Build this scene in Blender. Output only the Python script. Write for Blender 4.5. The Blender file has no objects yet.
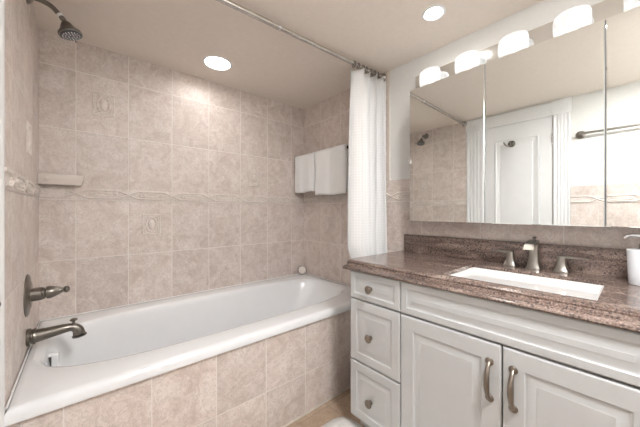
import bpy, bmesh, math, random
from mathutils import Vector, Matrix
R = random.Random(7)
pi = math.pi
S = bpy.context.scene
COL = S.collection

# ------------------------------------------------------------------ camera, world, exposure
H = 1.08
cam = bpy.data.cameras.new('camera'); camo = bpy.data.objects.new('camera', cam); COL.objects.link(camo)
cam.sensor_width = 36; cam.lens = 275.51 / 640 * 36; cam.shift_y = -1.8 / 640; cam.clip_start = .01
camo.location = (0, 0, H); camo.rotation_euler = (pi / 2, 0, .8597 - pi / 2)
S.camera = camo
W_ = bpy.data.worlds.new('world'); S.world = W_; W_.use_nodes = True
W_.node_tree.nodes['Background'].inputs[0].default_value = (.9, .93, 1, 1)
W_.node_tree.nodes['Background'].inputs[1].default_value = .15
S.view_settings.view_transform = 'Standard'; S.view_settings.look = 'None'
S.view_settings.gamma = 1; S.view_settings.use_curve_mapping = False
S.view_settings.exposure = 1.98
GLOBE = .27          # strength of the vanity globes
POT_TUB = 14.0       # strength of the recessed light over the tub
POT_VAN = 42.0       # strength of the recessed light over the vanity
POT_FILL = 31.0      # strength of the unseen ceiling light added as fill

# ------------------------------------------------------------------ the room's measures
XP, XM, YB, YF, ZC = -.1696, 1.5286, 2.0, -.46, 2.01
TW, TX0, TH = .2362, -.0274, .3228          # wall tile width, phase, height
ZB0, ZB1 = 1.146, 1.211                     # relief border
YE = 1.078                                  # end of the full-height tile beside the tub
YT = 1.165                                  # tiled front of the tub
WZ = 1.285                                  # wainscot top

# ------------------------------------------------------------------ materials
def new_mat(name):
    m = bpy.data.materials.new(name); m.use_nodes = True
    nt = m.node_tree; return m, nt, nt.nodes['Principled BSDF']
def N(nt, t, **kw):
    n = nt.nodes.new(t)
    for k, v in kw.items(): setattr(n, k, v)
    return n
def math_(nt, op, a, b=None, c=None):
    n = N(nt, 'ShaderNodeMath', operation=op)
    for i, v in enumerate((a, b, c)):
        if v is None: continue
        if isinstance(v, (int, float)): n.inputs[i].default_value = v
        else: nt.links.new(v, n.inputs[i])
    return n.outputs[0]
def ramp(nt, fac, stops):
    r = N(nt, 'ShaderNodeValToRGB'); e = r.color_ramp.elements
    while len(e) < len(stops): e.new(.5)
    for el, (p, c) in zip(e, stops): el.position = p; el.color = (*c, 1)
    nt.links.new(fac, r.inputs[0]); return r.outputs[0]
def mix(nt, fac, a, b, mode='MIX'):
    n = N(nt, 'ShaderNodeMix', data_type='RGBA', blend_type=mode)
    for s, v in ((0, fac), (6, a), (7, b)):
        if isinstance(v, (int, float)): n.inputs[s].default_value = v
        elif isinstance(v, tuple): n.inputs[s].default_value = (*v, 1)
        else: nt.links.new(v, n.inputs[s])
    return n.outputs[2]
def simple(name, col, rough=.5, metal=0, var=.04, scale=12, bump=0, coat=0):
    m, nt, p = new_mat(name)
    tc = N(nt, 'ShaderNodeTexCoord'); no = N(nt, 'ShaderNodeTexNoise')
    no.inputs['Scale'].default_value = scale; no.inputs['Detail'].default_value = 4
    nt.links.new(tc.outputs['Object'], no.inputs['Vector'])
    lo = tuple(max(0, c * (1 - var)) for c in col); hi = tuple(min(1, c * (1 + var)) for c in col)
    nt.links.new(ramp(nt, no.outputs[0], [(.3, lo), (.7, hi)]), p.inputs['Base Color'])
    p.inputs['Roughness'].default_value = rough; p.inputs['Metallic'].default_value = metal
    p.inputs['Coat Weight'].default_value = coat
    if bump:
        b = N(nt, 'ShaderNodeBump'); b.inputs['Strength'].default_value = bump; b.inputs['Distance'].default_value = .002
        nt.links.new(no.outputs[0], b.inputs['Height']); nt.links.new(b.outputs[0], p.inputs['Normal'])
    return m
def tile_colour(nt, vec, seed, ca, cb, cc):
    """mottled travertine-like glaze; seed is a per-tile random value"""
    ad = N(nt, 'ShaderNodeVectorMath', operation='ADD')
    cmb = N(nt, 'ShaderNodeCombineXYZ')
    for i in range(3): nt.links.new(math_(nt, 'MULTIPLY', seed, (17., 29., 11.)[i]), cmb.inputs[i])
    nt.links.new(vec, ad.inputs[0]); nt.links.new(cmb.outputs[0], ad.inputs[1])
    n1 = N(nt, 'ShaderNodeTexNoise'); n1.inputs['Scale'].default_value = 11; n1.inputs['Detail'].default_value = 8
    n1.inputs['Roughness'].default_value = .7; n1.inputs['Distortion'].default_value = 1.1
    n2 = N(nt, 'ShaderNodeTexNoise'); n2.inputs['Scale'].default_value = 20; n2.inputs['Detail'].default_value = 6
    n2.inputs['Roughness'].default_value = .65; n2.inputs['Distortion'].default_value = 2.2
    for n in (n1, n2): nt.links.new(ad.outputs[0], n.inputs['Vector'])
    base = ramp(nt, n1.outputs[0], [(.34, ca), (.5, cb), (.66, cc)])
    vein = math_(nt, 'ABSOLUTE', math_(nt, 'SUBTRACT', n2.outputs[0], .5))
    vm = N(nt, 'ShaderNodeMapRange'); vm.inputs[1].default_value = 0; vm.inputs[2].default_value = .035
    vm.inputs[3].default_value = .6; vm.inputs[4].default_value = 0
    nt.links.new(vein, vm.inputs[0])
    c = mix(nt, vm.outputs[0], base, tuple(v * .74 for v in ca))
    tint = math_(nt, 'MULTIPLY_ADD', seed, .10, .95)
    cb_ = N(nt, 'ShaderNodeCombineXYZ')
    for i in range(3): nt.links.new(tint, cb_.inputs[i])
    return mix(nt, 1.0, c, cb_.outputs[0], 'MULTIPLY')
TA, TB, TC = (.60, .50, .445), (.71, .618, .562), (.79, .717, .668)
GROUT = (.82, .765, .715)
def tile_mat(name, axis, u0, w, h=TH, za=1.522, zb=1.146, zswitch=1.18, vaxis=2, half=.0018,
             cols=(TA, TB, TC), grout=GROUT, rough=.42):
    m, nt, p = new_mat(name)
    tc = N(nt, 'ShaderNodeTexCoord'); sp = N(nt, 'ShaderNodeSeparateXYZ')
    nt.links.new(tc.outputs['Object'], sp.inputs[0])
    u = math_(nt, 'DIVIDE', math_(nt, 'SUBTRACT', sp.outputs[axis], u0), w)
    z = sp.outputs[vaxis]
    if zb is not None:
        up = math_(nt, 'GREATER_THAN', z, zswitch)
        off = math_(nt, 'MULTIPLY_ADD', up, za - zb, zb)
    else: off = za
    v = math_(nt, 'DIVIDE', math_(nt, 'SUBTRACT', z, off), h)
    def line(t, size):
        f = math_(nt, 'FRACT', t)
        d = math_(nt, 'MULTIPLY', math_(nt, 'MINIMUM', f, math_(nt, 'SUBTRACT', 1., f)), size)
        mr = N(nt, 'ShaderNodeMapRange'); mr.inputs[1].default_value = half * .75; mr.inputs[2].default_value = half * 1.5
        mr.inputs[3].default_value = 1; mr.inputs[4].default_value = 0
        nt.links.new(d, mr.inputs[0]); return mr.outputs[0]
    g = math_(nt, 'MAXIMUM', line(u, w), line(v, h))
    wn = N(nt, 'ShaderNodeTexWhiteNoise', noise_dimensions='2D'); cm = N(nt, 'ShaderNodeCombineXYZ')
    nt.links.new(math_(nt, 'FLOOR', u), cm.inputs[0])
    fv = math_(nt, 'FLOOR', v)
    nt.links.new(math_(nt, 'ADD', fv, math_(nt, 'MULTIPLY', off, 7.3)) if not isinstance(off, float) else fv, cm.inputs[1])
    nt.links.new(cm.outputs[0], wn.inputs['Vector'])
    c = tile_colour(nt, tc.outputs['Object'], wn.outputs[0], *cols)
    nt.links.new(mix(nt, g, c, grout), p.inputs['Base Color'])
    nt.links.new(math_(nt, 'MULTIPLY_ADD', g, .5, rough), p.inputs['Roughness'])
    b = N(nt, 'ShaderNodeBump', invert=True); b.inputs['Strength'].default_value = .5; b.inputs['Distance'].default_value = .002
    nt.links.new(g, b.inputs['Height']); nt.links.new(b.outputs[0], p.inputs['Normal'])
    return m
M = {}
M['tile_back'] = tile_mat('beige_tile_long_wall', 0, TX0, TW)
M['tile_side'] = tile_mat('beige_tile_short_walls', 1, 2.0, TW)
M['tile_wains'] = tile_mat('beige_tile_wainscot', 1, .208, .32)
M['tile_apron'] = tile_mat('beige_tile_tub_front', 0, -.0445, TW, za=.2165, zb=None)
M['tile_floor'] = tile_mat('tan_floor_tile', 0, 1.036, .33, h=.33, za=.80, zb=None, vaxis=1, half=.0022,
    cols=((.40, .29, .20), (.47, .35, .255), (.54, .42, .32)), grout=(.36, .29, .22), rough=.4)
def relief_mat():
    m, nt, p = new_mat('relief_tile')
    tc = N(nt, 'ShaderNodeTexCoord')
    v = N(nt, 'ShaderNodeValue'); v.outputs[0].default_value = .4
    nt.links.new(tile_colour(nt, tc.outputs['Object'], v.outputs[0], (.72, .63, .572), (.79, .71, .655), (.84, .775, .725)), p.inputs['Base Color'])
    p.inputs['Roughness'].default_value = .3
    return m
M['relief'] = relief_mat()
M['grout'] = simple('cream_bullnose', (.72, .655, .585), .4)
M['paint'] = simple('off_white_wall_paint', (.75, .74, .71), .75, var=.015, bump=.05, scale=60)
M['ceiling'] = simple('cream_ceiling_paint', (.82, .745, .67), .85, var=.02, bump=.05, scale=50)
M['trimwhite'] = simple('white_trim_paint', (.83, .83, .825), .35, var=.01)
M['cabwhite'] = simple('white_cabinet_lacquer', (.56, .57, .57), .32, var=.01)
M['porcelain'] = simple('white_tub_acrylic', (.83, .835, .84), .12, var=.008, coat=.4)
M['ceramic'] = simple('white_sink_china', (.76, .755, .74), .08, var=.006, coat=.5)
M['dish'] = simple('beige_glazed_ceramic', (.71, .64, .58), .2, var=.03, coat=.3)
M['caulk'] = simple('white_caulk', (.86, .855, .84), .8)
M['pewter'] = simple('antique_pewter', (.225, .205, .18), .3, .95, var=.12, scale=30)
M['nickel'] = simple('brushed_nickel', (.34, .32, .29), .3, 1, var=.06, scale=40)
M['pull'] = simple('aged_bronze_nickel', (.27, .235, .20), .36, .95, var=.12, scale=40)
M['chrome'] = simple('chrome', (.82, .83, .84), .08, 1, var=.01)
M['bar'] = simple('polished_light_bar', (.80, .81, .80), .12, 1, var=.01)
M['rod'] = simple('satin_steel_rod', (.60, .57, .53), .25, 1, var=.03)
M['dark'] = simple('dark_bronze', (.045, .035, .03), .4, .6, var=.1)
M['black'] = simple('dark_gap', (.02, .02, .02), .6)
M['grey'] = simple('grey_nozzle_face', (.06, .062, .068), .35, .3)
M['mirror'] = simple('mirror_silver', (.90, .925, .915), .0, 1, var=.002)
M['medwhite'] = simple('grey_cabinet_steel', (.30, .31, .32), .4)
M['towel'] = simple('white_terry', (.84, .84, .835), .95, var=.03, scale=260, bump=.8)
M['rug'] = simple('white_shag', (.74, .72, .69), 1., var=.05, scale=120, bump=1)
M['cup'] = simple('white_glazed_cup', (.82, .85, .89), .2, var=.01, coat=.3)

def curtain_mat():
    m, nt, p = new_mat('white_waffle_weave')
    tc = N(nt, 'ShaderNodeTexCoord'); sp = N(nt, 'ShaderNodeSeparateXYZ'); nt.links.new(tc.outputs['UV'], sp.inputs[0])
    def ridge(o, period):
        f = math_(nt, 'FRACT', math_(nt, 'DIVIDE', o, period))
        return math_(nt, 'POWER', math_(nt, 'ABSOLUTE', math_(nt, 'MULTIPLY_ADD', f, 2., -1.)), 3.)
    h = math_(nt, 'MAXIMUM', ridge(sp.outputs[0], .017), ridge(sp.outputs[1], .017))
    nt.links.new(ramp(nt, h, [(0, (.85, .85, .845)), (1, (.92, .92, .915))]), p.inputs['Base Color'])
    b = N(nt, 'ShaderNodeBump'); b.inputs['Strength'].default_value = .3; b.inputs['Distance'].default_value = .002
    nt.links.new(h, b.inputs['Height']); nt.links.new(b.outputs[0], p.inputs['Normal'])
    p.inputs['Roughness'].default_value = .9
    tr = N(nt, 'ShaderNodeBsdfTranslucent'); tr.inputs[0].default_value = (.8, .8, .79, 1)
    mx = N(nt, 'ShaderNodeMixShader'); mx.inputs[0].default_value = .05
    out = nt.nodes['Material Output']
    nt.links.new(p.outputs[0], mx.inputs[1]); nt.links.new(tr.outputs[0], mx.inputs[2]); nt.links.new(mx.outputs[0], out.inputs[0])
    return m
M['curtain'] = curtain_mat()
def granite():
    m, nt, p = new_mat('red_brown_granite')
    tc = N(nt, 'ShaderNodeTexCoord')
    mp = N(nt, 'ShaderNodeMapping'); mp.inputs['Scale'].default_value = (1, .16, 1); mp.inputs['Rotation'].default_value = (0, 0, .08)
    nt.links.new(tc.outputs['Object'], mp.inputs[0])
    st = N(nt, 'ShaderNodeTexNoise'); st.inputs['Scale'].default_value = 34; st.inputs['Detail'].default_value = 6; st.inputs['Distortion'].default_value = .8
    nt.links.new(mp.outputs[0], st.inputs['Vector'])
    sp = N(nt, 'ShaderNodeTexNoise'); sp.inputs['Scale'].default_value = 190; sp.inputs['Detail'].default_value = 4; sp.inputs['Roughness'].default_value = .7
    nt.links.new(tc.outputs['Object'], sp.inputs['Vector'])
    vo = N(nt, 'ShaderNodeTexVoronoi'); vo.inputs['Scale'].default_value = 170; nt.links.new(tc.outputs['Object'], vo.inputs['Vector'])
    a = ramp(nt, st.outputs[0], [(.34, (.055, .036, .030)), (.45, (.13, .086, .068)), (.56, (.235, .163, .132)), (.70, (.42, .325, .275))])
    b = ramp(nt, sp.outputs[0], [(.40, (.022, .018, .018)), (.47, (.13, .09, .074)), (.56, (.25, .182, .154)), (.66, (.50, .42, .375))])
    c = mix(nt, .5, a, b)
    vs = N(nt, 'ShaderNodeSeparateColor'); nt.links.new(vo.outputs['Color'], vs.inputs[0])
    dk = math_(nt, 'GREATER_THAN', vs.outputs[0], .86)
    c2 = mix(nt, math_(nt, 'MULTIPLY', dk, .7), c, (.035, .03, .035))
    nt.links.new(c2, p.inputs['Base Color'])
    p.inputs['Roughness'].default_value = .2; p.inputs['Coat Weight'].default_value = .2; p.inputs['Coat Roughness'].default_value = .1
    return m
M['granite'] = granite()
def glow(name, col, strength, swirl=False):
    m, nt, p = new_mat(name)
    tc = N(nt, 'ShaderNodeTexCoord'); no = N(nt, 'ShaderNodeTexNoise')
    no.inputs['Scale'].default_value = 26; no.inputs['Detail'].default_value = 5; no.inputs['Distortion'].default_value = 2.5
    nt.links.new(tc.outputs['Object'], no.inputs['Vector'])
    c = ramp(nt, no.outputs[0], [(.35, tuple(v * (.58 if swirl else .98) for v in col)), (.65, col)])
    nt.links.new(c, p.inputs['Emission Color']); p.inputs['Emission Strength'].default_value = strength
    p.inputs['Base Color'].default_value = (.22, .22, .215, 1); p.inputs['Roughness'].default_value = .3
    return m
M['globe'] = glow('lit_alabaster_glass', (1, .975, .945), GLOBE, True)
M['pot_tub'] = glow('lit_lens_tub', (1, .985, .965), POT_TUB)
M['pot_van'] = glow('lit_lens_vanity', (1, .965, .92), POT_VAN)
M['pot_fill'] = glow('lit_lens_added_fill', (.985, .985, 1.), POT_FILL)

# ------------------------------------------------------------------ mesh helpers (world coordinates)
def box(bm, a, b, bev=0):
    x0, y0, z0 = (min(p, q) for p, q in zip(a, b)); x1, y1, z1 = (max(p, q) for p, q in zip(a, b))
    t = bmesh.new() if bev else bm
    v = [t.verts.new(c) for c in ((x0,y0,z0),(x1,y0,z0),(x1,y1,z0),(x0,y1,z0),(x0,y0,z1),(x1,y0,z1),(x1,y1,z1),(x0,y1,z1))]
    for f in ((0,3,2,1),(4,5,6,7),(0,1,5,4),(1,2,6,5),(2,3,7,6),(3,0,4,7)): t.faces.new([v[i] for i in f])
    if bev:
        bmesh.ops.bevel(t, geom=t.edges[:], offset=bev, segments=3, affect='EDGES', profile=.6)
        me = bpy.data.meshes.new('t'); t.to_mesh(me); t.free(); bm.from_mesh(me); bpy.data.meshes.remove(me)
    return bm
def rings(bm, rs, close=True, cap0=True, cap1=True):
    """bridge a list of point rings"""
    vv = [[bm.verts.new(p) for p in r] for r in rs]; n = len(rs[0])
    for a, b in zip(vv, vv[1:]):
        for i in range(n if close else n - 1):
            j = (i + 1) % n
            try: bm.faces.new((a[i], a[j], b[j], b[i]))
            except ValueError: pass
    if cap0: bm.faces.new(vv[0][::-1])
    if cap1: bm.faces.new(vv[-1])
    return vv
def frame(d):
    d = Vector(d).normalized(); u = d.cross(Vector((0, 0, 1)))
    if u.length < 1e-3: u = Vector((1, 0, 0))
    u.normalize(); return d, u, d.cross(u)
def lathe(bm, prof, o, d=(0, 0, 1), n=28, sx=1, sy=1):
    """profile of (radius, height) turned about axis d at o"""
    d, u, w = frame(d); o = Vector(o); rs = []
    for r, h in prof:
        r = max(r, 1e-4)
        rs.append([o + d * h + u * (r * sx * math.cos(2*pi*i/n)) + w * (r * sy * math.sin(2*pi*i/n)) for i in range(n)])
    rings(bm, rs); return bm
def tube(bm, pts, rad, n=10, sz=1.0):
    pts = [Vector(p) for p in pts]; k = len(pts)
    rad = rad if isinstance(rad, (list, tuple)) else [rad] * k
    rs = []; u = None
    for i, p in enumerate(pts):
        t = (pts[min(i+1, k-1)] - pts[max(i-1, 0)]).normalized()
        if u is None: _, u, _ = frame(t)
        u = (u - t * u.dot(t)).normalized(); w = t.cross(u)
        rs.append([p + u * (rad[i]*math.cos(2*pi*j/n)) + w * (rad[i]*sz*math.sin(2*pi*j/n)) for j in range(n)])
    rings(bm, rs); return bm
def bez(p, n=16):
    """Catmull-Rom through the points"""
    p = [Vector(q) for q in p]; q = [p[0]*2-p[1]] + p + [p[-1]*2-p[-2]]; out = []
    for i in range(1, len(q)-2):
        a, b, c, d = q[i-1:i+3]
        for k in range(n):
            t = k/n
            out.append(.5*((2*b)+(c-a)*t+(2*a-5*b+4*c-d)*t*t+(3*b-a-3*c+d)*t**3))
    out.append(p[-1]); return out
ORG = {}
def obj(name, bm, mat, parent=None, smooth=True, sub=0, loc=None, angle=40):
    bmesh.ops.recalc_face_normals(bm, faces=bm.faces[:])
    o0 = Vector(loc) if loc is not None else Vector((0, 0, 0))
    po = ORG.get(parent.name, Vector((0, 0, 0))) if parent else Vector((0, 0, 0))
    origin = o0 if loc is not None else po
    bmesh.ops.translate(bm, verts=bm.verts[:], vec=-origin)
    me = bpy.data.meshes.new(name); bm.to_mesh(me); bm.free()
    me.materials.append(M[mat] if isinstance(mat, str) else mat)
    o = bpy.data.objects.new(name, me); COL.objects.link(o)
    if parent: o.parent = parent; o.location = origin - po
    else: o.location = origin
    ORG[o.name] = origin.copy()
    if smooth:
        for f in me.polygons: f.use_smooth = True
        try: me.set_sharp_from_angle(angle=math.radians(angle))
        except Exception: pass
    if sub:
        s = o.modifiers.new('sub', 'SUBSURF'); s.levels = s.render_levels = sub
    return o
def tag(o, label, cat, group=None):
    o['label'] = label; o['category'] = cat
    if group: o['group'] = group
    return o
def thing(name, label, cat, loc, group=None):
    o = bpy.data.objects.new(name, None); COL.objects.link(o); o.location = loc
    o.empty_display_size = .05; ORG[o.name] = Vector(loc)
    return tag(o, label, cat, group)
def struct(name, bm, mat, parent=None, smooth=False, **k):
    o = obj(name, bm, mat, parent, smooth=smooth, **k)
    if not parent: o['kind'] = 'structure'
    return o
def nb(): return bmesh.new()
def copy_tree(o, loc):
    c = o.copy(); COL.objects.link(c); c.location = loc
    for ch in list(o.children):
        d = ch.copy(); COL.objects.link(d); d.parent = c
        for g in list(ch.children):
            e = g.copy(); COL.objects.link(e); e.parent = d
    return c
def panel(bm, x, sgn, y0, y1, z0, z1, prof, back):
    """a routed panel lying across X = x, facing sgn*X; prof = [(inset, height above x)]"""
    rs = [[(x - sgn*back, y, z) for y, z in ((y0,z0),(y1,z0),(y1,z1),(y0,z1))]]
    for i, h in prof:
        rs.append([(x + sgn*h, y, z) for y, z in ((y0+i,z0+i),(y1-i,z0+i),(y1-i,z1-i),(y0+i,z1-i))])
    rings(bm, rs); return bm

# ------------------------------------------------------------------ the room shell
T = .008
struct('floor', box(nb(), (XP-T-.1, YF-.1, -.1), (XM+T+.1, YB+.11, 0)), 'tile_floor')
POTS = ((.641, 1.726, .074), (1.245, .630, .039))
b = nb()
def loop_(pts):
    v = [b.verts.new(p) for p in pts]
    return [b.edges.new((v[i], v[(i+1) % len(v)])) for i in range(len(v))]
ed = loop_([(XP-T-.1, YF-.1, ZC), (XM+T+.1, YF-.1, ZC), (XM+T+.1, YB+.11, ZC), (XP-T-.1, YB+.11, ZC)])
for px_, py_, pr_ in POTS: ed += loop_([(px_+pr_*math.cos(2*pi*i/40), py_+pr_*math.sin(2*pi*i/40), ZC) for i in range(40)])
bmesh.ops.triangle_fill(b, use_beauty=True, use_dissolve=False, edges=ed)
for f in [f for f in b.faces if any((f.calc_center_median()-Vector((p[0], p[1], ZC))).length < p[2]*.98 for p in POTS)]: b.faces.remove(f)
ex = bmesh.ops.extrude_face_region(b, geom=b.faces[:])
bmesh.ops.translate(b, verts=[v for v in ex['geom'] if isinstance(v, bmesh.types.BMVert)], vec=(0, 0, .1))
struct('ceiling', b, 'ceiling')
wb = struct('wall_back', box(nb(), (XP-T-.1, YB+T, 0), (XM+T+.1, YB+.11, ZC)), 'paint')
struct('tile_cladding', box(nb(), (XP, YB, 0), (XM, YB+T, ZC)), 'tile_back', wb)
wl = struct('wall_left', box(box(box(nb(), (XP-T-.1, YF-.1, 0), (XP-T, .470, ZC)), (XP-T-.1, 1.01, 0), (XP-T, YB+T, ZC)), (XP-T-.1, .470, 1.885), (XP-T, 1.01, ZC)), 'paint')
struct('tile_cladding', box(nb(), (XP-T, 1.166, 0), (XP, YB, ZC)), 'tile_side', wl)
struct('wainscot', box(nb(), (XP-T, YF, 0), (XP, .366, WZ)), 'tile_wains', wl)
wr = struct('wall_right', box(nb(), (XM+T, YF-.1, 0), (XM+T+.1, YB+T, ZC)), 'paint')
struct('tile_cladding', box(nb(), (XM, YE, 0), (XM+T, YB, ZC)), 'tile_side', wr)
struct('wainscot', box(nb(), (XM, YF, 0), (XM+T, YE, WZ)), 'tile_wains', wr)
struct('bullnose_edge', box(nb(), (XM-.0015, YE-.004, WZ), (XM+T, YE+.014, ZC), .001), 'grout', wr)
wf = struct('wall_front', box(nb(), (XP-T, YF-.1, 0), (XM+T, YF, ZC)), 'paint')

def border(bm, P, a0, a1, ph, w):
    """relief border: P(along, out, z) -> point"""
    zc = (ZB0+ZB1)/2; hh = (ZB1-ZB0)/2
    def pb(u0, u1, o0, o1, z0, z1):
        c = [P(u, o, z) for u in (u0, u1) for o in (o0, o1) for z in (z0, z1)]
        box(bm, [min(q[i] for q in c) for i in range(3)], [max(q[i] for q in c) for i in range(3)])
    pb(a0, a1, 0, .002, ZB0+.001, ZB1-.001)
    pb(a0, a1, .002, .0035, ZB1-.005, ZB1-.001); pb(a0, a1, .002, .0035, ZB0+.001, ZB0+.005)
    k0 = math.floor((a0-ph)/w); k1 = math.ceil((a1-ph)/w)
    for s in (-1, 1):
        pts = []
        nn = int((a1-a0)/w*22)
        for i in range(nn+1):
            u = a0+(a1-a0)*i/nn; t = (u-ph)/w
            pts.append(P(u, .0035, zc + s*hh*.66*max(-1, min(1, 1.7*math.sin(pi*t)))))
        tube(bm, pts, .0055, 8)
    for k in range(k0, k1):
        for c, ax, az in ((.5, .062, .011), (.5, .040, .005)):
            u = ph+(k+c)*w
            if u-ax < a0 or u+ax > a1: continue
            tube(bm, [P(u+ax*math.cos(2*pi*i/24), .003, zc+az*math.sin(2*pi*i/24)) for i in range(25)], .0050, 8)
        for c in (-.14, .14):
            u = ph+(k+(c % 1))*w
            if u-.02 < a0 or u+.02 > a1: continue
            tube(bm, [P(u-.016, .002, zc-.014), P(u, .003, zc), P(u+.016, .002, zc+.014)], .0042, 6)
    return bm
struct('relief_border', border(nb(), lambda u, o, z: (u, YB-o, z), XP, XM, TX0, TW), 'relief', wb, smooth=True)
struct('relief_border', border(nb(), lambda u, o, z: (XP+o, u, z), 1.166, YB-.004, 2.0-4*TW, TW), 'relief', wl, smooth=True)
struct('relief_border', border(nb(), lambda u, o, z: (XP+o, u, z), YF, .366, .21-3*TW, TW), 'relief', wl, smooth=True)
struct('relief_border', border(nb(), lambda u, o, z: (XM-o, u, z), YF, YB-.004, 2.0-12*TW, TW), 'relief', wr, smooth=True)
def accent(bm, P, u, z):
    a, b = .046, .060
    def fr(a_, b_, r):
        q = [P(u+sa*a_, .0, z+sb*b_) for sa, sb in ((-1,-1),(1,-1),(1,1),(-1,1))]
        for i in range(4): tube(bm, [q[i], q[(i+1) % 4]], r, 6)
    fr(a, b, .0052); fr(a*.80, b*.84, .0044)
    tube(bm, [P(u+a*.62*math.cos(2*pi*i/32), .001, z+b*.74*math.sin(2*pi*i/32)) for i in range(33)], .0048, 8)
    rs = []
    for r, o in ((1, 0), (.95, .004), (.6, .0075), (.3, .009), (.02, .0095)):
        rs.append([P(u+a*.38*r*math.cos(2*pi*i/24), o, z+b*.55*r*math.sin(2*pi*i/24)) for i in range(24)])
    rings(bm, rs)
    for sa in (-1, 1):
        for sb in (-1, 1):
            tube(bm, [P(u+sa*a*.68, .001, z+sb*b*.72), P(u+sa*a*.56, .001, z+sb*b*.56)], .003, 6)
    return bm
for u, z in ((TX0+.5*TW, 1.690), (TX0+1.5*TW, 1.0), (TX0+4.5*TW, 1.345)):
    struct('accent_tile', accent(nb(), lambda a, o, c: (a, YB-o, c), u, z), 'relief', wb, smooth=True)
struct('accent_tile', accent(nb(), lambda a, o, c: (XP+o, a, c), 1.646, 1.382), 'relief', wl, smooth=True)
struct('accent_tile', accent(nb(), lambda a, o, c: (XM-o, a, c), 1.646, .985), 'relief', wr, smooth=True)

# tiled front of the tub
struct('wall_tub', box(nb(), (XP, YT, 0), (XM, YT+.012, .482)), 'tile_apron')
struct('trim_1', box(nb(), (XP, YT-.006, 0), (XM, YT, .006)), 'grout')

# door in the left wall, with its fluted casing
d = bpy.data.objects.new('door_1', None); COL.objects.link(d); d.location = (XP, .74, 0); d['kind'] = 'structure'; ORG[d.name] = Vector(d.location)
DY0, DY1, DZ = .482, .998, 1.880
leaf = nb()
XD = XP-.008
prof = [(0, -.002), (.002, 0)]
box(leaf, (XD-.035, DY0, .008), (XD-.010, DY1, DZ))
for z0, z1 in ((.008, .22), (.66, .78), (1.755, DZ)): box(leaf, (XD-.010, DY0+.085, z0), (XD, DY1-.085, z1))
for y0, y1 in ((DY0, DY0+.085), (DY1-.085, DY1)): box(leaf, (XD-.010, y0, .008), (XD, y1, DZ))
lo = struct('door_leaf', leaf, 'trimwhite', d)
for z0, z1 in ((.22, .66), (.78, 1.755)):
    struct('door_panel', panel(nb(), XD-.010, 1, DY0+.085, DY1-.085, z0, z1, [(0, .006), (.004, .012), (.014, .013), (.02, .007), (.026, .007), (.032, .004), (.05, .0015), (.054, .004)], .002), 'trimwhite', d, smooth=True, angle=25)
XC = XP+.0045
def flutes(bm, along, a0, a1, c0, c1):
    """fluted casing board; runs along z or y"""
    pr = [(c0, XP-T), (c0, XC-.002), (c0+.004, XC)]
    w = c1-c0
    for k in range(4):
        m0 = c0+w*(.2+.2*k)
        pr += [(m0-.012, XC), (m0-.006, XC-.0028), (m0+.0, XC-.0035), (m0+.006, XC-.0028), (m0+.012, XC)]
    pr += [(c1-.004, XC), (c1, XC-.002), (c1, XP-T)]
    if along == 'z': rings(bm, [[(x, c, a) for c, x in pr] for a in (a0, a1)])
    else: rings(bm, [[(x, a, c) for c, x in pr] for a in (a0, a1)])
    return bm
CW = .118
struct('casing', flutes(nb(), 'z', 0, 1.888, .369, .473), 'trimwhite', d, smooth=True, angle=25)
struct('casing', flutes(nb(), 'z', 0, 1.888, 1.007, 1.163), 'trimwhite', d, smooth=True, angle=25)
struct('casing_head', flutes(nb(), 'y', .484, 1.0, 1.888, 1.995), 'trimwhite', d, smooth=True, angle=25)
for y0, y1 in ((.360, .484), (1.0, 1.166)):
    rb = nb(); box(rb, (XP-T, y0, 1.888), (XC+.004, y1, ZC-.002), .002)
    yc, zc = (y0+y1)/2, 1.949
    for r in (.042, .026): tube(rb, [(XC+.004, yc+r*math.cos(2*pi*i/32), zc+r*math.sin(2*pi*i/32)) for i in range(33)], .004, 6)
    lathe(rb, [(.016, -.001), (.014, .003), (.006, .005), (0, .005)], (XC+.004, yc, zc), (1, 0, 0))
    struct('corner_block', rb, 'trimwhite', d, smooth=True)
jm = nb()
box(jm, (XP-T-.1, .4705, 0), (XP-T-.0002, .4805, 1.884)); box(jm, (XP-T-.1, 1.0, 0), (XP-T-.0002, 1.0095, 1.884)); box(jm, (XP-T-.1, .4805, 1.8815), (XP-T-.0002, 1.0, 1.8845))
struct('door_jamb', jm, 'trimwhite', d)
for z in (.25, 1.66):
    hb = nb()
    for k in range(5): lathe(hb, [(.0045, 0), (.0055, .001), (.0055, .013), (.0045, .0145)], (XP-.0005, .478, z+k*.0152), (0, 0, 1), 12)
    lathe(hb, [(.003, 0), (.004, .004), (0, .008)], (XP-.0005, .478, z+.076), (0, 0, 1), 12)
    struct('hinge', hb, 'chrome', d, smooth=True)
kb = nb()
lathe(kb, [(.028, 0), (.029, .004), (.022, .008), (.011, .011), (.0095, .018), (.015, .022), (.018, .027), (.016, .031), (.009, .036), (.004, .039), (0, .040)], (XD, .932, .873), (1, 0, 0))
struct('door_knob', kb, 'pewter', d, smooth=True)

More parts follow.
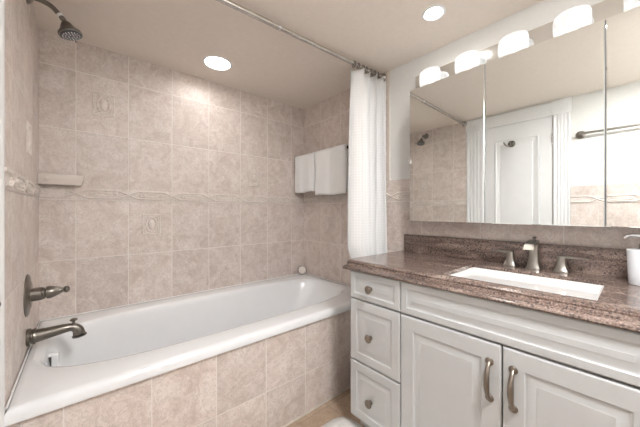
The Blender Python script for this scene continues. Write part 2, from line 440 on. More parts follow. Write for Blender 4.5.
# ------------------------------------------------------------------ bathtub
bt = thing('bathtub', 'white built-in bathtub with rounded end set into beige tiled alcove', 'bathtub', (.68, 1.58, 0))
CX, CY, A0, B0 = .670, 1.582, .802, .303
OX0, OX1, OY0, OY1 = XP+.001, XM-.001, YT-.016, YB-.001
NT = 224
def sup(t, a, b, cx, cy, n):
    c, s = math.cos(t), math.sin(t)
    return (cx + a*math.copysign(abs(c)**(2/n), c), cy + b*math.copysign(abs(s)**(2/n), s))
def rect(t, inset=0):
    c, s = math.cos(t), math.sin(t)
    x0, x1, y0, y1 = OX0+inset, OX1-inset, OY0+inset, OY1-inset
    px, py = sup(t, A0, B0, CX, CY, 3.6)
    # project radially from the centre in the normalised frame
    mx, my = (x0+x1)/2, (y0+y1)/2; hx, hy = (x1-x0)/2, (y1-y0)/2
    u, v = (px-CX)/A0, (py-CY)/B0; k = max(abs(u), abs(v))
    return (mx+hx*u/k, my+hy*v/k)
tt = [2*pi*i/NT for i in range(NT)]
rs = []
rs.append([(*rect(t, .012), .484) for t in tt])
rs.append([(*rect(t, 0), .4835) for t in tt])
rs.append([(*rect(t, 0), .503) for t in tt])
rs.append([(*rect(t, .004), .515) for t in tt])
rs.append([(*rect(t, .013), .522) for t in tt])
rs.append([(*rect(t, .026), .523) for t in tt])
for a, b, cx, n, z in ((A0+.012, B0+.012, CX, 3.6, .5225), (A0, B0, CX, 3.6, .520), (A0-.012, B0-.010, CX, 3.6, .510), (A0-.020, B0-.017, CX-.002, 3.5, .49),
                    (A0-.035, B0-.026, CX-.010, 3.4, .43), (A0-.08, B0-.040, CX-.04, 3.4, .32), (A0-.125, B0-.056, CX-.075, 3.4, .22), (A0-.165, B0-.075, CX-.10, 3.4, .155),
                    (A0-.205, B0-.10, CX-.12, 3.3, .125), (A0-.27, B0-.15, CX-.13, 3.2, .112), (.3, .1, CX-.14, 3, .108), (.06, .02, CX-.14, 2.4, .107)):
    rs.append([(*sup(t, a, b, cx, CY, n), z) for t in tt])
tb = nb(); rings(tb, rs, cap0=False)
obj('tub_shell', tb, 'porcelain', bt, angle=50)
cb_ = nb()
tube(cb_, [(XP+.0055, OY0+.02, .523), (XP+.0055, YB-.0055, .523), (XM-.0055, YB-.0055, .523), (XM-.0055, OY0+.02, .523)], .0032, 8)
obj('caulk_bead', cb_, 'caulk', bt)
ov = nb(); box(ov, (-.135, 1.640, .412), (-.078, 1.672, .466), .006)
obj('overflow_plate', ov, 'porcelain', bt)
dr = nb(); lathe(dr, [(.034, 0), (.034, .003), (.026, .005), (.022, .002), (0, .002)], (.10, CY, .110)); obj('drain', dr, 'pewter', bt)
sl = nb(); box(sl, (-.110, 1.6385, .420), (-.101, 1.6410, .460)); obj('overflow_slot', sl, 'black', bt)

st = thing('tub_stopper', 'round cream stopper with dark rim leaning in the far tub corner', 'stopper', (1.478, 1.957, .526))
ax = Vector((-.62, -.75, .12)).normalized(); oc = Vector((1.470, 1.948, .564))
sb = nb(); lathe(sb, [(.030, 0), (.034, .002), (.034, .010), (.030, .012), (0, .013)], oc, ax); obj('stopper_disc', sb, 'dish', st)
sb = nb(); lathe(sb, [(.034, -.006), (.038, -.004), (.038, .004), (.0345, .006), (.0345, .001), (.030, -.006)], oc, ax); obj('stopper_rim', sb, 'dark', st)

# ------------------------------------------------------------------ tub fittings on the left wall
FY = 1.60
sv = thing('shower_valve', 'dark pewter shower valve with round plate and lever on left tiled wall', 'shower valve', (XP, FY, .743))
b = nb(); lathe(b, [(.083, 0), (.083, .003), (.078, .007), (.060, .009), (.050, .013), (.036, .014), (0, .014)], (XP, FY, .745), (1, 0, 0), 40); obj('escutcheon_plate', b, 'pewter', sv)
b = nb(); lathe(b, [(.026, 0), (.026, .030), (.023, .033), (0, .033)], (XP+.0135, FY, .745), (1, 0, 0)); obj('valve_sleeve', b, 'pewter', sv)
b = nb(); lathe(b, [(.019, 0), (.024, .001), (.024, .005), (.019, .007), (.019, .009), (.025, .012), (.026, .022), (.021, .037), (.0155, .050), (.0105, .059), (.0085, .063), (.012, .066), (.0148, .072), (.012, .079), (.005, .083), (0, .0835)], (XP+.0455, FY, .745), (1, 0, .06)); obj('lever', b, 'pewter', sv)
ts = thing('tub_spout', 'dark pewter tub spout with diverter knob below the shower valve', 'tub spout', (XP, FY, .575))
b = nb(); lathe(b, [(.033, 0), (.034, .004), (.034, .010), (.029, .014), (.029, .018), (.032, .021), (.031, .026), (0, .026)], (XP, FY, .576), (1, 0, 0)); obj('spout_base', b, 'pewter', ts)
b = nb()
path = bez([(XP+.025, FY, .576), (XP+.07, FY, .579), (XP+.115, FY, .583), (XP+.140, FY, .580), (XP+.154, FY, .566), (XP+.158, FY, .548)], 8)
k = len(path)
tube(b, path, [(.0265-.0105*min(1, i/(k*.5))) if i < k*.5 else (.016+.0055*(i-k*.5)/(k*.5)) for i in range(k)], 20)
obj('spout_body', b, 'pewter', ts)
b = nb(); lathe(b, [(.0185, 0), (.025, .001), (.025, .006), (.0185, .008), (.017, .001)], (XP+.1585, FY, .544), (.1, 0, -1)); obj('spout_lip', b, 'pewter', ts)
b = nb(); lathe(b, [(.007, 0), (.005, .006), (.005, .010), (.0125, .014), (.0135, .018), (.007, .023), (0, .0235)], (XP+.140, FY, .596)); obj('diverter_knob', b, 'pewter', ts)
sh = thing('shower_fixture', 'dark pewter shower head on curved arm high in left tub corner', 'shower head', (XP, FY, 1.945))
b = nb(); lathe(b, [(.030, 0), (.031, .003), (.025, .010), (.015, .017), (0, .017)], (XP, FY, 1.945), (1, 0, 0)); obj('arm_flange', b, 'pewter', sh)
b = nb(); tube(b, bez([(XP+.010, FY, 1.945), (XP+.040, FY, 1.945), (XP+.070, FY, 1.936), (XP+.095, FY, 1.913)], 8), .0095, 14); obj('shower_arm', b, 'pewter', sh)
ad = Vector((.58, 0, -.81)).normalized(); ap = Vector((XP+.094, FY, 1.915))
b = nb(); lathe(b, [(.0105, 0), (.0115, .002), (.0115, .008), (.010, .010)], ap, ad, 16); obj('white_thread_collar', b, 'caulk', sh)['label'] = 'white thread collar'
b = nb(); lathe(b, [(.008, 0), (.010, .004), (.010, .013), (.0075, .017), (.011, .022), (.011, .028), (.008, .032)], ap+ad*.010, ad, 20); obj('swivel_joint', b, 'pewter', sh)
hd = Vector((.32, -.10, -.94)).normalized(); hp = ap+ad*.036
b = nb(); lathe(b, [(.010, -.004), (.017, .002), (.022, .012), (.029, .026), (.036, .036), (.041, .041), (.042, .048), (.040, .0515), (0, .0515)], hp, hd, 36); obj('head_body', b, 'pewter', sh)
b = nb(); lathe(b, [(.037, .0505), (.037, .0535), (.034, .055), (0, .055)], hp, hd, 32); fc = obj('spray_face', b, 'grey', sh)
b = nb(); _, u_, w_ = frame(hd)
for rr, nn in ((.010, 6), (.020, 12), (.029, 18)):
    for i in range(nn):
        a = 2*pi*i/nn; lathe(b, [(.0030, 0), (.0028, .002), (.0014, .003)], hp+hd*.0548+u_*rr*math.cos(a)+w_*rr*math.sin(a), hd, 8)
o = obj('nozzle_ring', b, 'chrome', fc)
b = nb(); tube(b, [hp+hd*.045-u_*.036, hp+hd*.045-u_*.050, hp+hd*.047-u_*.058], [.004, .003, .004], 8); obj('spray_selector', b, 'pewter', sh)

sd = thing('soap_dish', 'beige ceramic corner soap shelf on tiled wall above the tub', 'soap dish', (-.09, YB, 1.22))
b = nb()
def dish(z, ins, yb=YB):
    x0, x1, dp = XP+.002, .004-ins, .074-ins
    r = .018; pts = [(x0, yb-.0005), (x0, yb-dp+r*.3)]
    for i in range(7):
        a = pi*1.5 + (pi/2)*i/6; pts.append((x1-r+r*math.cos(a), yb-dp+r+r*math.sin(a)))
    pts.append((x1, yb-.0005))
    return [(x, y, z) for x, y in pts]
rings(b, [dish(1.217, .016), dish(1.221, .008), dish(1.240, .003), dish(1.264, -.002), dish(1.271, .0), dish(1.273, .005), dish(1.271, .010), dish(1.250, .016), dish(1.246, .03)])
obj('dish_tray', b, 'dish', sd)
b = nb(); lathe(b, [(.013, 0), (.013, .004), (.006, .009), (0, .010)], (-.135, YB-.0715, 1.248), (0, -1, .1)); obj('dish_boss', b, 'dish', sd)

# ------------------------------------------------------------------ towel bar and towels on the right tiled wall
BX, BZ = XM-.088, 1.540
tbar = thing('towel_bar', 'dark bronze towel bar holding white towels on tiled wall beyond the curtain', 'towel bar', (XM, 1.66, BZ))
b = nb(); tube(b, [(BX, 1.332, BZ), (BX, 1.995, BZ)], .008, 14); obj('bar', b, 'dark', tbar)
for y in (1.356, 1.979):
    b = nb(); lathe(b, [(.019, 0), (.020, .004), (.012, .009), (.009, .020), (.009, .073), (.0125, .077), (.0125, .099), (.009, .103), (0, .1035)], (XM, y, BZ), (-1, 0, 0)); obj('bar_post', b, 'dark', tbar)
def towel(name, label, y0, y1, zf, zb, th, seed):
    rr = random.Random(seed)
    root = thing(name, label, 'towel', (BX, (y0+y1)/2, min(zf, zb)), None)
    ny, prof_ = 26, []
    nr = .011
    ro = nr+th
    nz = 14
    for i in range(nz+1): prof_.append((-ro, zf+(BZ-zf)*i/nz, i/nz))
    for i in range(1, 10): a = pi-pi*i/10; prof_.append((ro*math.cos(a), BZ+ro*math.sin(a)*.9, 1))
    for i in range(nz+1): prof_.append((ro, BZ-(BZ-zb)*i/nz, 1-i/nz))
    inner = []
    for i in range(nz+1): inner.append((nr, zb+(BZ-zb)*i/nz, i/nz))
    for i in range(1, 10): a = pi*i/10; inner.append((nr*math.cos(a), BZ+nr*math.sin(a), 1))
    for i in range(nz+1): inner.append((-nr, BZ-(BZ-zf)*i/nz, 1-i/nz))
    loop = prof_+inner
    ph = [rr.uniform(0, 6) for _ in range(4)]
    rs = []
    for j in range(ny+1):
        t = j/ny; e = min(t, 1-t)
        sh_ = 1-.55*max(0, 1-e/.06)**2
        pts = []
        for n_, (dx, z, hgt) in enumerate(loop):
            low = 1-hgt
            outer = n_ < len(prof_)
            wob = (.006*math.sin(6*t+ph[0])+.0045*math.sin(15*t+ph[1])+.003*math.sin(27*t+ph[2]))*(.35+.65*low)
            w2 = .0022*math.sin(9*z*10+ph[2]+4*t)
            sg = -1 if dx < 0 else 1
            d_ = (abs(dx)-nr)*sh_+nr + (wob if outer else wob*.6)
            d_ = max(d_, .009)
            yy = y0+(y1-y0)*t + (.004*math.sin(z*22+ph[3])*(t-.5)*2 - .006*low*(t-.5)*2*0)
            zz = z + (-.004*math.cos(t*7+ph[0]))*low + (w2*.3)
            pts.append((BX+sg*d_, yy, zz))
        rs.append(pts)
    bb = nb(); rings(bb, rs)
    obj('folded_cloth', bb, 'towel', root, sub=1, angle=180)
    hb = nb()
    return root
towel('hand_towel', 'folded white towel on the bar, the one next to the tiled corner', 1.717, 1.986, 1.243, 1.250, .020, 3)
towel('bath_towel', 'folded white towel on the bar, the one beside the shower curtain', 1.368, 1.708, 1.208, 1.240, .022, 5)

# ------------------------------------------------------------------ curtain rod, rings, curtain
RA, RB = Vector((XP, 1.178, 1.980)), Vector((XM, 1.124, 1.980))
rd = thing('curtain_rod', 'satin steel shower rod across the tub just below the ceiling', 'curtain rod', (.68, 1.156, 1.97))
dv = (RB-RA).normalized()
b = nb(); tube(b, [RA+dv*.012, RA.lerp(RB, .53)], .0125, 16); obj('rod_outer_tube', b, 'rod', rd)
b = nb(); tube(b, [RA.lerp(RB, .525), RB-dv*.012], .0110, 16); obj('rod_inner_tube', b, 'rod', rd)
b = nb(); lathe(b, [(.0150, -.004), (.0150, .012), (.0125, .014)], RA.lerp(RB, .525), dv, 18); obj('rod_collar', b, 'chrome', rd)
for p, s in ((RA, 1), (RB, -1)):
    b = nb(); lathe(b, [(.026, .0005), (.027, .006), (.020, .014), (.016, .026), (0, .026)], p, (s, 0, 0), 24); obj('rod_end_flange', b, 'rod', rd)
def rodp(x): return RA.lerp(RB, (x-XP)/(XM-XP))
CX0, CX1 = 1.243, 1.518
NF = 4.6
def cpt(t, z, zt, zb):
    f = (z-zb)/(zt-zb)
    x0 = CX0 - .052*min(1, (1-f)/.6) + .10*max(0, min(1, (.86-z)/.25))
    x1 = CX1 - .014*min(1, (1-f)/.6)
    ph = 2*pi*NF*t
    amp = .046-.008*f + .005*math.sin(5*t+3*f)
    x = x0+(x1-x0)*t + .010*math.sin(2*ph)*(.6+.4*(1-f)) + .006*math.sin(7*t+5*f)
    y = rodp(x0+(x1-x0)*t).y - .006 + amp*math.sin(ph+.5*math.sin(2.5*f+4*t)) + .006*math.sin(3*f+11*t)
    return Vector((x, y-.034*min(1, (1-f)*1.3), z))
zt, zb = 1.952, .16
nu, nv = 220, 44
b = nb(); uvl = b.loops.layers.uv.new('UVMap'); gr = []
for j in range(nv+1):
    row = []; acc = 0; prev = None
    for i in range(nu+1):
        t = i/nu; z = zb+(zt-zb)*(j/nv)
        if j == nv: z -= .010*abs(math.sin(pi*NF*t))**2
        p = cpt(t, z, zt, zb)
        if prev is not None: acc += (p-prev).length
        prev = p; row.append((b.verts.new(p), acc, z))
    gr.append(row)
tot = gr[nv//2][-1][1]
for j in range(nv):
    for i in range(nu):
        q = [gr[j][i], gr[j][i+1], gr[j+1][i+1], gr[j+1][i]]
        f = b.faces.new([v[0] for v in q])
        for lp, v, ii in zip(f.loops, q, (i, i+1, i+1, i)): lp[uvl].uv = (gr[nv//2][ii][1], v[2])
sc = obj('shower_curtain', b, 'curtain', None, loc=(1.36, 1.12, zb), angle=180)
sm = sc.modifiers.new('thick', 'SOLIDIFY'); sm.thickness = .0022; sm.offset = 0
tag(sc, 'white waffle weave shower curtain bunched at the rod end beside the vanity', 'shower curtain')
RN = 8
ords = ['first', 'second', 'third', 'fourth', 'fifth', 'sixth', 'seventh', 'last']
b = nb(); r0 = rodp(1.212); RR = .0165
c0 = r0 + Vector((0, 0, -.0035))
tube(b, [c0+Vector((.0, RR*math.sin(2*pi*i/24), RR*1.05*math.cos(2*pi*i/24))) for i in range(25)], .0018, 8)
ring0 = obj('curtain_ring', b, 'dark', None, loc=c0)
for i in range(RN):
    x = CX0+.006+(CX1-CX0-.018)*i/(RN-1)
    o = ring0 if i == 0 else ring0.copy()
    if i: COL.objects.link(o)
    o.location = rodp(x)+Vector((0, 0, -.0035)); o.rotation_euler = (0, 0, R.uniform(-.5, .5))
    tag(o, f'dark bronze curtain ring on the rod, {ords[i]} from the tub side of the curtain', 'curtain ring', 'rings holding the shower curtain')

# ------------------------------------------------------------------ vanity
XF = 1.0                                    # face of drawers and doors
VY0, VY1 = -.334, .934
ZT = .836                                   # counter top
vn = thing('vanity_cabinet', 'white vanity cabinet with raised panel drawers and doors under granite counter', 'cabinet', (1.26, .30, 0))
b = nb()
XB = XF+.020
zt_ = ZT-.041
box(b, (XB+.025, VY1-.018, .085), (XM-.001, VY1-.001, ZT-.014)); box(b, (XB+.025, VY0+.001, .085), (XM-.001, VY0+.018, ZT-.014)); box(b, (XB, VY1-.018, .085), (XB+.025, VY1-.001, zt_-.003)); box(b, (XB, VY0+.001, .085), (XB+.025, VY0+.018, zt_-.003))
box(b, (XB, VY0+.018, .085), (XM-.001, VY1-.018, .103))
box(b, (XM-.012, VY0+.018, .103), (XM-.001, VY1-.018, zt_))
for y in (.650, -.049): box(b, (XB+.002, y-.009, .103), (XM-.012, y+.009, zt_))
for z in (.660, .103, zt_-.022): box(b, (XB, VY0+.018, z), (XB+.018, VY1-.018, z+.018))
obj('carcass', b, 'cabwhite', vn, smooth=False)
b = nb(); box(b, (XB+.055, VY0+.002, 0), (XB+.070, VY1-.002, .085)); box(b, (XB+.07, VY1-.017, 0), (XM-.001, VY1-.002, .085)); box(b, (XB+.07, VY0+.002, 0), (XM-.001, VY0+.017, .085)); obj('toe_kick', b, 'cabwhite', vn, smooth=False)
def rp(fr, y0, y1, z0, z1):
    bm = nb(); g = .0015
    pr = [(0, -.005), (.0015, -.002), (.005, 0), (fr, 0), (fr+.003, -.0030), (fr+.007, -.0044), (fr+.010, -.0044), (fr+.028, -.0010), (fr+.030, .0), (fr+.033, .0)]
    panel(bm, XF, -1, y0+g, y1-g, z0+g, z1-g, pr, .0185)
    return bm
def knob(parent, y, z):
    bm = nb(); lathe(bm, [(.010, 0), (.010, .002), (.006, .005), (.006, .012), (.012, .015), (.0182, .019), (.0182, .023), (.0125, .027), (.009, .026), (0, .028)], (XF, y, z), (-1, 0, 0), 22)
    k_ = obj('knob', bm, 'pull', parent); k_['label'] = 'aged metal knob'
def pull(parent, y, z0, z1):
    bm = nb(); zc = (z0+z1)/2; L = (z1-z0)
    for z in (z0+.010, z1-.010):
        lathe(bm, [(.0125, 0), (.0125, .003), (.009, .006), (.005, .007), (0, .007)], (XF, y, z), (-1, 0, 0), 18)
    pts = bez([(XF-.004, y, z0+.010), (XF-.016, y, z0+.022), (XF-.026, y, zc-.025), (XF-.029, y, zc), (XF-.026, y, zc+.025), (XF-.016, y, z1-.022), (XF-.004, y, z1-.010)], 6)
    n = len(pts)
    tube(bm, pts, [.0055+.0032*math.sin(pi*i/(n-1))**2 for i in range(n)], 12, .75)
    k_ = obj('handle', bm, 'pull', parent); k_['label'] = 'aged metal arched handle'
rows = ((.660, .793, .026), (.363, .657, .040), (.086, .360, .040))
for (y0, y1) in ((.651, VY1), (VY0, -.050)):
    for z0, z1, fr in rows:
        dw = obj('drawer', rp(fr, y0, y1, z0, z1), 'cabwhite', vn, smooth=True, angle=20)
        knob(dw, (y0+y1)/2+.012*(1 if y0 > 0 else -1), {.660: .725, .363: .502, .086: .206}[z0])
obj('false_front', rp(.026, -.049, .650, .660, .793), 'cabwhite', vn, smooth=True, angle=20)
for (y0, y1, hy) in ((.2845, .650, .318), (-.049, .2835, .253)):
    dw = obj('cabinet_door', rp(.056, y0, y1, .086, .657), 'cabwhite', vn, smooth=True, angle=20)
    pull(dw, hy, .467, .605)

ct = thing('countertop', 'reddish brown granite countertop with moulded edge and backsplash', 'countertop', (1.26, .30, ZT-.04))
b = nb()
CYL, CYR = .980, YF+.004
SX0, SX1, SY0, SY1 = 1.068, 1.376, .076, .506
prof_ = [(1.052, ZT), (1.037, ZT-.001), (1.027, ZT-.004), (1.0215, ZT-.009), (1.0225, ZT-.014), (1.028, ZT-.017), (1.040, ZT-.018), (1.040, ZT-.0235),
         (1.010, ZT-.0245), (.997, ZT-.027), (.9885, ZT-.031), (.986, ZT-.0355), (.9885, ZT-.040), (.997, ZT-.0425), (1.018, ZT-.0425), (1.02, ZT-.0135)]
xs = [p[0] for p in prof_]
ends = [(CYL, 1.0)]
def col_(y, k=0): return [(x, y, z) for x, z in prof_]
# front moulding as a strip; the left front corner is eased over the last 14 mm
strip = [col_(CYR)]
for i in range(9):
    a = (pi/2)*i/8; dx = .012*(1-math.cos(a)); dy = .012*math.sin(a)
    strip.append([(x+dx, CYL-.012+dy, z) for x, z in prof_])
rings(b, strip, close=False, cap0=False, cap1=False)
ZU = ZT-.0135
cx_ = [1.052, SX0, SX1, XM-.001]; cy_ = [CYR, SY0, SY1, CYL-.012]
def quad(*p): b.faces.new([b.verts.new(q) for q in p])
for z in (ZT, ZU):
    for i in range(3):
        for j in range(3):
            if i == 1 and j == 1: continue
            x0 = cx_[i] if (z == ZT or i) else 1.02
            quad((x0, cy_[j], z), (cx_[i+1], cy_[j], z), (cx_[i+1], cy_[j+1], z), (x0, cy_[j+1], z))
quad((1.064, CYL, ZT), (XM-.001, CYL, ZT), (XM-.001, CYL-.012, ZT), (1.052, CYL-.012, ZT))
quad((1.032, CYL, ZU), (XM-.001, CYL, ZU), (XM-.001, CYL-.012, ZU), (1.02, CYL-.012, ZU))
quad((1.064, CYL, ZT), (XM-.001, CYL, ZT), (XM-.001, CYL, ZU), (1.032, CYL, ZU))
b.faces.new([b.verts.new((x+.012, CYL, z)) for x, z in prof_])
b.faces.new([b.verts.new((x, CYR, z)) for x, z in prof_+[(XM-.001, ZU), (XM-.001, ZT)]])
quad((XM-.001, CYR, ZU), (XM-.001, CYL, ZU), (XM-.001, CYL, ZT), (XM-.001, CYR, ZT))
for p, q in (((SX0, SY0), (SX1, SY0)), ((SX1, SY0), (SX1, SY1)), ((SX1, SY1), (SX0, SY1)), ((SX0, SY1), (SX0, SY0))):
    quad((*p, ZU), (*q, ZU), (*q, ZT), (*p, ZT))
bmesh.ops.remove_doubles(b, verts=b.verts[:], dist=1e-5)
obj('slab', b, 'granite', ct, angle=35)
b = nb(); box(b, (XM-.021, YF+.004, ZT), (XM-.001, .953, ZT+.105), .0015); obj('backsplash', b, 'granite', ct, angle=30)

sk = thing('sink', 'white rectangular undermount sink set in the granite countertop', 'sink', (1.23, .278, .66))
b = nb()
def rr_(x0, x1, y0, y1, r, z, n=6):
    pts = []
    for cx, cy, a0 in ((x1-r, y1-r, 0), (x0+r, y1-r, pi/2), (x0+r, y0+r, pi), (x1-r, y0+r, 1.5*pi)):
        for i in range(n+1):
            a = a0+(pi/2)*i/n; pts.append((cx+r*math.cos(a), cy+r*math.sin(a), z))
    return pts
def sk_(ins, r, z): return rr_(SX0+ins, SX1-ins, SY0+ins, SY1-ins, r, z)
rings(b, [sk_(-.022, .02, ZU-.016), sk_(-.022, .02, ZU-.0005), sk_(.004, .016, ZU-.0005), sk_(.010, .02, ZU-.004), sk_(.013, .022, ZU-.02), sk_(.018, .03, ZU-.085), sk_(.026, .036, ZU-.110), sk_(.042, .04, ZU-.122), sk_(.07, .045, ZU-.126), sk_(.12, .02, ZU-.130)])
obj('basin', b, 'ceramic', sk, angle=60)
b = nb(); lathe(b, [(.023, 0), (.024, .003), (.018, .004), (.016, .001), (.014, .005), (0, .007)], (1.228, .278, ZU-.1295)); obj('drain', b, 'nickel', sk)

def loft(bm, secs):
    """stack of rounded rectangles: (centre, u-vector half, v-vector half)"""
    rs = []
    for c, u, v in secs:
        c, u, v = Vector(c), Vector(u), Vector(v); pts = []
        for su, sv_ in ((1, .8), (.92, .92), (.8, 1), (-.8, 1), (-.92, .92), (-1, .8), (-1, -.8), (-.92, -.92), (-.8, -1), (.8, -1), (.92, -.92), (1, -.8)):
            pts.append(c+u*su+v*sv_)
        rs.append(pts)
    rings(bm, rs); return bm
fs = thing('faucet_spout', 'brushed nickel faucet spout with flared square base behind the sink', 'faucet', (1.452, .290, ZT))
FX, FYY = 1.468, .296
b = nb(); loft(b, [((FX, FYY, ZT+h), (r, 0, 0), (0, r, 0)) for h, r in ((0, .0255), (.004, .0255), (.008, .0235), (.020, .0205), (.040, .0175), (.065, .0155), (.095, .0150), (.118, .0150), (.124, .0135))]); obj('spout_column', b, 'nickel', fs, angle=50)
b = nb(); loft(b, [((FX+.014, FYY, ZT+.114), (0, 0, .009), (0, .014, 0)), ((FX-.010, FYY, ZT+.114), (0, 0, .0105), (0, .0145, 0)), ((FX-.040, FYY, ZT+.113), (.002, 0, .0095), (0, .0155, 0)), ((FX-.066, FYY, ZT+.108), (.004, 0, .0095), (0, .0165, 0)), ((FX-.084, FYY, ZT+.100), (.006, 0, .0075), (0, .0172, 0)), ((FX-.092, FYY, ZT+.094), (.007, 0, .0055), (0, .0174, 0))]); obj('spout_arm', b, 'nickel', fs, angle=50)
b = nb(); lathe(b, [(.0035, 0), (.0035, .006), (.007, .008), (.008, .011), (.0065, .014), (0, .015)], (FX+.006, FYY, ZT+.1225)); obj('lift_rod', b, 'pewter', fs)
for nm, hy, sg, lab in (('l', .383, 1, 'brushed nickel faucet handle with lever pointing towards the tub'), ('r', .207, -1, 'brushed nickel faucet handle with lever pointing away from the tub')):
    fh = thing('faucet_control', lab, 'faucet handle', (FX+.004, hy, ZT))
    b = nb(); loft(b, [((FX+.004, hy, ZT+h), (r, 0, 0), (0, r, 0)) for h, r in ((0, .0245), (.004, .0245), (.008, .0225), (.018, .018), (.032, .0145), (.046, .0132), (.057, .0132), (.063, .012))]); obj('handle_base', b, 'nickel', fh, angle=50)
    b = nb(); loft(b, [((FX+.004, hy-sg*.0125, ZT+.059), (.012, 0, 0), (0, 0, .006)), ((FX+.004, hy+sg*.014, ZT+.062), (.0125, 0, 0), (0, 0, .0055)), ((FX+.004, hy+sg*.045, ZT+.062), (.0095, 0, 0), (0, 0, .004)), ((FX+.004, hy+sg*.075, ZT+.061), (.0075, 0, 0), (0, 0, .003)), ((FX+.004, hy+sg*.082, ZT+.061), (.006, 0, 0), (0, 0, .002))]); obj('lever', b, 'nickel', fh, angle=50)

sp_ = thing('soap_dispenser', 'white round soap dispenser with chrome pump at right end of counter', 'soap dispenser', (1.415, -.010, ZT))
SPX, SPY = 1.415, -.012
b = nb(); lathe(b, [(.034, 0), (.0375, .001), (.0385, .004), (.0395, .04), (.0415, .090), (.0425, .112), (.0425, .116), (.040, .117), (.036, .1165), (0, .1165)], (SPX, SPY, ZT), (0, 0, 1), 40); obj('cup', b, 'cup', sp_)
b = nb(); lathe(b, [(.020, 0), (.020, .004), (.016, .007), (.016, .018), (.013, .021), (.006, .023), (.0055, .040), (0, .040)], (SPX, SPY, ZT+.1165), (0, 0, 1), 24); obj('pump_collar', b, 'chrome', sp_)
b = nb(); lathe(b, [(.009, 0), (.012, .002), (.012, .011), (.008, .014), (0, .0145)], (SPX, SPY, ZT+.156), (0, 0, 1), 20)
tube(b, bez([(SPX, SPY, ZT+.163), (SPX+.004, SPY+.022, ZT+.165), (SPX+.008, SPY+.040, ZT+.162), (SPX+.009, SPY+.047, ZT+.153)], 6), [.0058]*10+[.005]*9, 10)
obj('pump_nozzle', b, 'chrome', sp_)

# ------------------------------------------------------------------ mirror cabinet and light bar
XR = 1.410
mc = thing('mirror_cabinet', 'three-door mirrored cabinet on the wall over the vanity', 'mirror cabinet', (XM, .275, 1.026))
MY0, MY1, MZ0, MZ1 = -.308, .857, 1.026, 1.768
b = nb(); box(b, (XR+.0085, MY0+.003, MZ0+.003), (XM-.001, MY1-.003, MZ1-.002), .001); obj('cabinet_box', b, 'medwhite', mc, smooth=False)
for k in range(3):
    y1 = MY1-k*(MY1-MY0)/3; y0 = y1-(MY1-MY0)/3
    b = nb(); panel(b, XR, -1, y0+.0016, y1-.0016, MZ0, MZ1, [(0, -.0015), (.002, 0), (.01, 0)], .006)
    obj('mirror_door', b, 'mirror', mc, smooth=False)
    for z in (MZ0+.07, MZ1-.09):
        pass
b = nb(); box(b, (XR-.004, MY1-.012, 1.352), (XR+.0055, MY1+.004, 1.372), .002); obj('door_catch', b, 'chrome', mc)

vl = thing('vanity_light', 'polished light bar with round lit glass shades above the mirror cabinet', 'vanity light', (XM, .27, 1.80))
b = nb(); box(b, (1.502, -.322, 1.772), (XM+T-.0005, .873, 1.884), .003); obj('light_bar', b, 'bar', vl)
GX = 1.462
for k in range(6):
    y = .762-.1955*k
    b = nb(); lathe(b, [(.020, 1.7705), (.040, 1.772), (.050, 1.779), (.0555, 1.792), (.0575, 1.815), (.058, 1.838), (.0565, 1.852), (.0525, 1.862), (.044, 1.8685), (.022, 1.871), (0, 1.8715)], (GX, y, 0), (0, 0, 1), 32, sx=.68)
    obj('glass_shade', b, 'globe', vl)
    b = nb(); lathe(b, [(.024, 0), (.024, .003), (.014, .006), (0, .006)], (1.502, y, 1.828), (-1, 0, 0), 20); obj('shade_fitter', b, 'bar', vl)

# ------------------------------------------------------------------ recessed ceiling lights, and one added fill light
def pot(label, x, y, r, mat, deep=0):
    p = thing('recessed_light', label, 'ceiling light', (x, y, ZC))
    b = nb(); lathe(b, [(r, -.001), (r+.005, -.005), (r+.012, -.0045), (r+.016, -.0005), (r+.014, .0)], (x, y, ZC), (0, 0, 1), 40); bmesh.ops.delete(b, geom=[f for f in b.faces if len(f.verts) > 4], context='FACES_ONLY'); obj('trim_ring', b, 'trimwhite', p)
    if deep:
        b = nb()
        rings(b, [[(x+q*math.cos(2*pi*i/40), y+q*math.sin(2*pi*i/40), ZC+h) for i in range(40)] for q, h in ((r+.001, -.002), (r-.003, deep), (r-.003, deep+.003), (r+.0018, deep+.003), (r+.0018, 0))], cap0=False, cap1=False)
        obj('can', b, 'trimwhite', p)
        b = nb(); lathe(b, [(r-.0035, deep-.001), (r-.006, deep-.002), (0, deep-.002)], (x, y, ZC), (0, 0, 1), 40); obj('lens', b, mat, p)
    else:
        b = nb(); lathe(b, [(r+.001, -.0045), (r-.006, -.004), (.02, -.0035), (0, -.0035)], (x, y, ZC), (0, 0, 1), 40); obj('lens', b, mat, p)
pot('lit round recessed ceiling light over the bathtub', .641, 1.726, .072, 'pot_tub', .024)
pot('lit round recessed ceiling light with white ring, near the vanity mirror', 1.245, .630, .037, 'pot_van', .010)

pot('added round ceiling fill light out of view beside the camera', .55, -.21, .15, 'pot_fill')  # added out of frame and mirror view, to brighten and even out the room
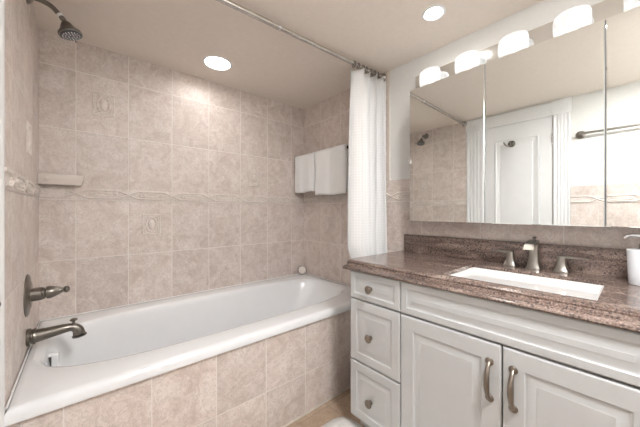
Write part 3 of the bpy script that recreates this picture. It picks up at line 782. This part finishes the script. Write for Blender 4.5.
# ------------------------------------------------------------------ on the door and the left wall, seen in the mirror
hk = thing('robe_hook', 'small pewter robe hook on the white door, seen in the mirror', 'hook', (XD, .775, 1.70))
HX, HY, HZ = XD+.0025, .772, 1.705
b = nb(); lathe(b, [(.030, 0), (.030, .003), (.022, .007), (.012, .010), (0, .010)], (XD-.0035, HY, HZ), (1, 0, 0), 20); obj('hook_plate', b, 'pewter', hk)
for s in (1, -.0):
    b = nb(); tube(b, bez([(XD+.004, HY, HZ), (XD+.022, HY+.012*s, HZ-.018), (XD+.040, HY+.034*s, HZ-.016), (XD+.048, HY+.048*s, HZ+.010)], 6), .006, 10); lathe(b, [(.003, -.006), (.0065, 0), (.003, .006)], (XD+.048, HY+.048*s, HZ+.012), (0, 0, 1), 12); obj('hook_prong', b, 'pewter', hk)
TZ = 1.690
tb2 = thing('towel_bar', 'empty pewter towel bar on the white wall, seen in the mirror', 'towel bar', (XP, -.03, TZ))
for y in (.306, -.36):
    b = nb(); lathe(b, [(.030, 0), (.031, .004), (.024, .009), (.012, .014), (.010, .034), (.014, .040), (.015, .052), (.009, .058), (0, .0585)], (XP-T, y, TZ), (1, 0, 0), 24); obj('bar_post', b, 'nickel', tb2)
b = nb(); tube(b, [(XP-T+.046, .306, TZ), (XP-T+.046, -.36, TZ)], .0085, 14); obj('bar', b, 'nickel', tb2)

# ------------------------------------------------------------------ bath mat
b = nb()
def matpt(u, v):
    # superellipse-mapped square
    a = math.atan2(v, u); k = max(abs(u), abs(v))
    c, s = math.cos(a), math.sin(a); n = 8
    r = 1/((abs(c)**n+abs(s)**n)**(1/n))
    return .29*k*r*c, .36*k*r*s, k
n_ = 70; gv = []
from mathutils import noise
for i in range(n_+1):
    row = []
    for j in range(n_+1):
        u, v = -1+2*i/n_, -1+2*j/n_
        x, y, k = matpt(u, v)
        ns = noise.noise(Vector((x*55, y*55, 0)))*.5 + noise.noise(Vector((x*120, y*120, 3)))*.5
        h = .026*(1-max(0, (k-.82)/.18)**2.2) + .0065*ns*(1 if k < .97 else .3)
        row.append(b.verts.new((.775+x+.004*ns, .685+y+.004*ns, max(.002, h))))
    gv.append(row)
for i in range(n_):
    for j in range(n_): b.faces.new((gv[i][j], gv[i+1][j], gv[i+1][j+1], gv[i][j+1]))
e = [x for x in b.edges if x.is_boundary]
ex = bmesh.ops.extrude_edge_only(b, edges=e)
for v in ex['geom']:
    if isinstance(v, bmesh.types.BMVert): v.co.z = .0005
mt = obj('bath_mat', b, 'rug', None, loc=(.755, .685, 0), angle=180)
tag(mt, 'fluffy white bath mat on the tan tile floor before the vanity', 'bath mat')
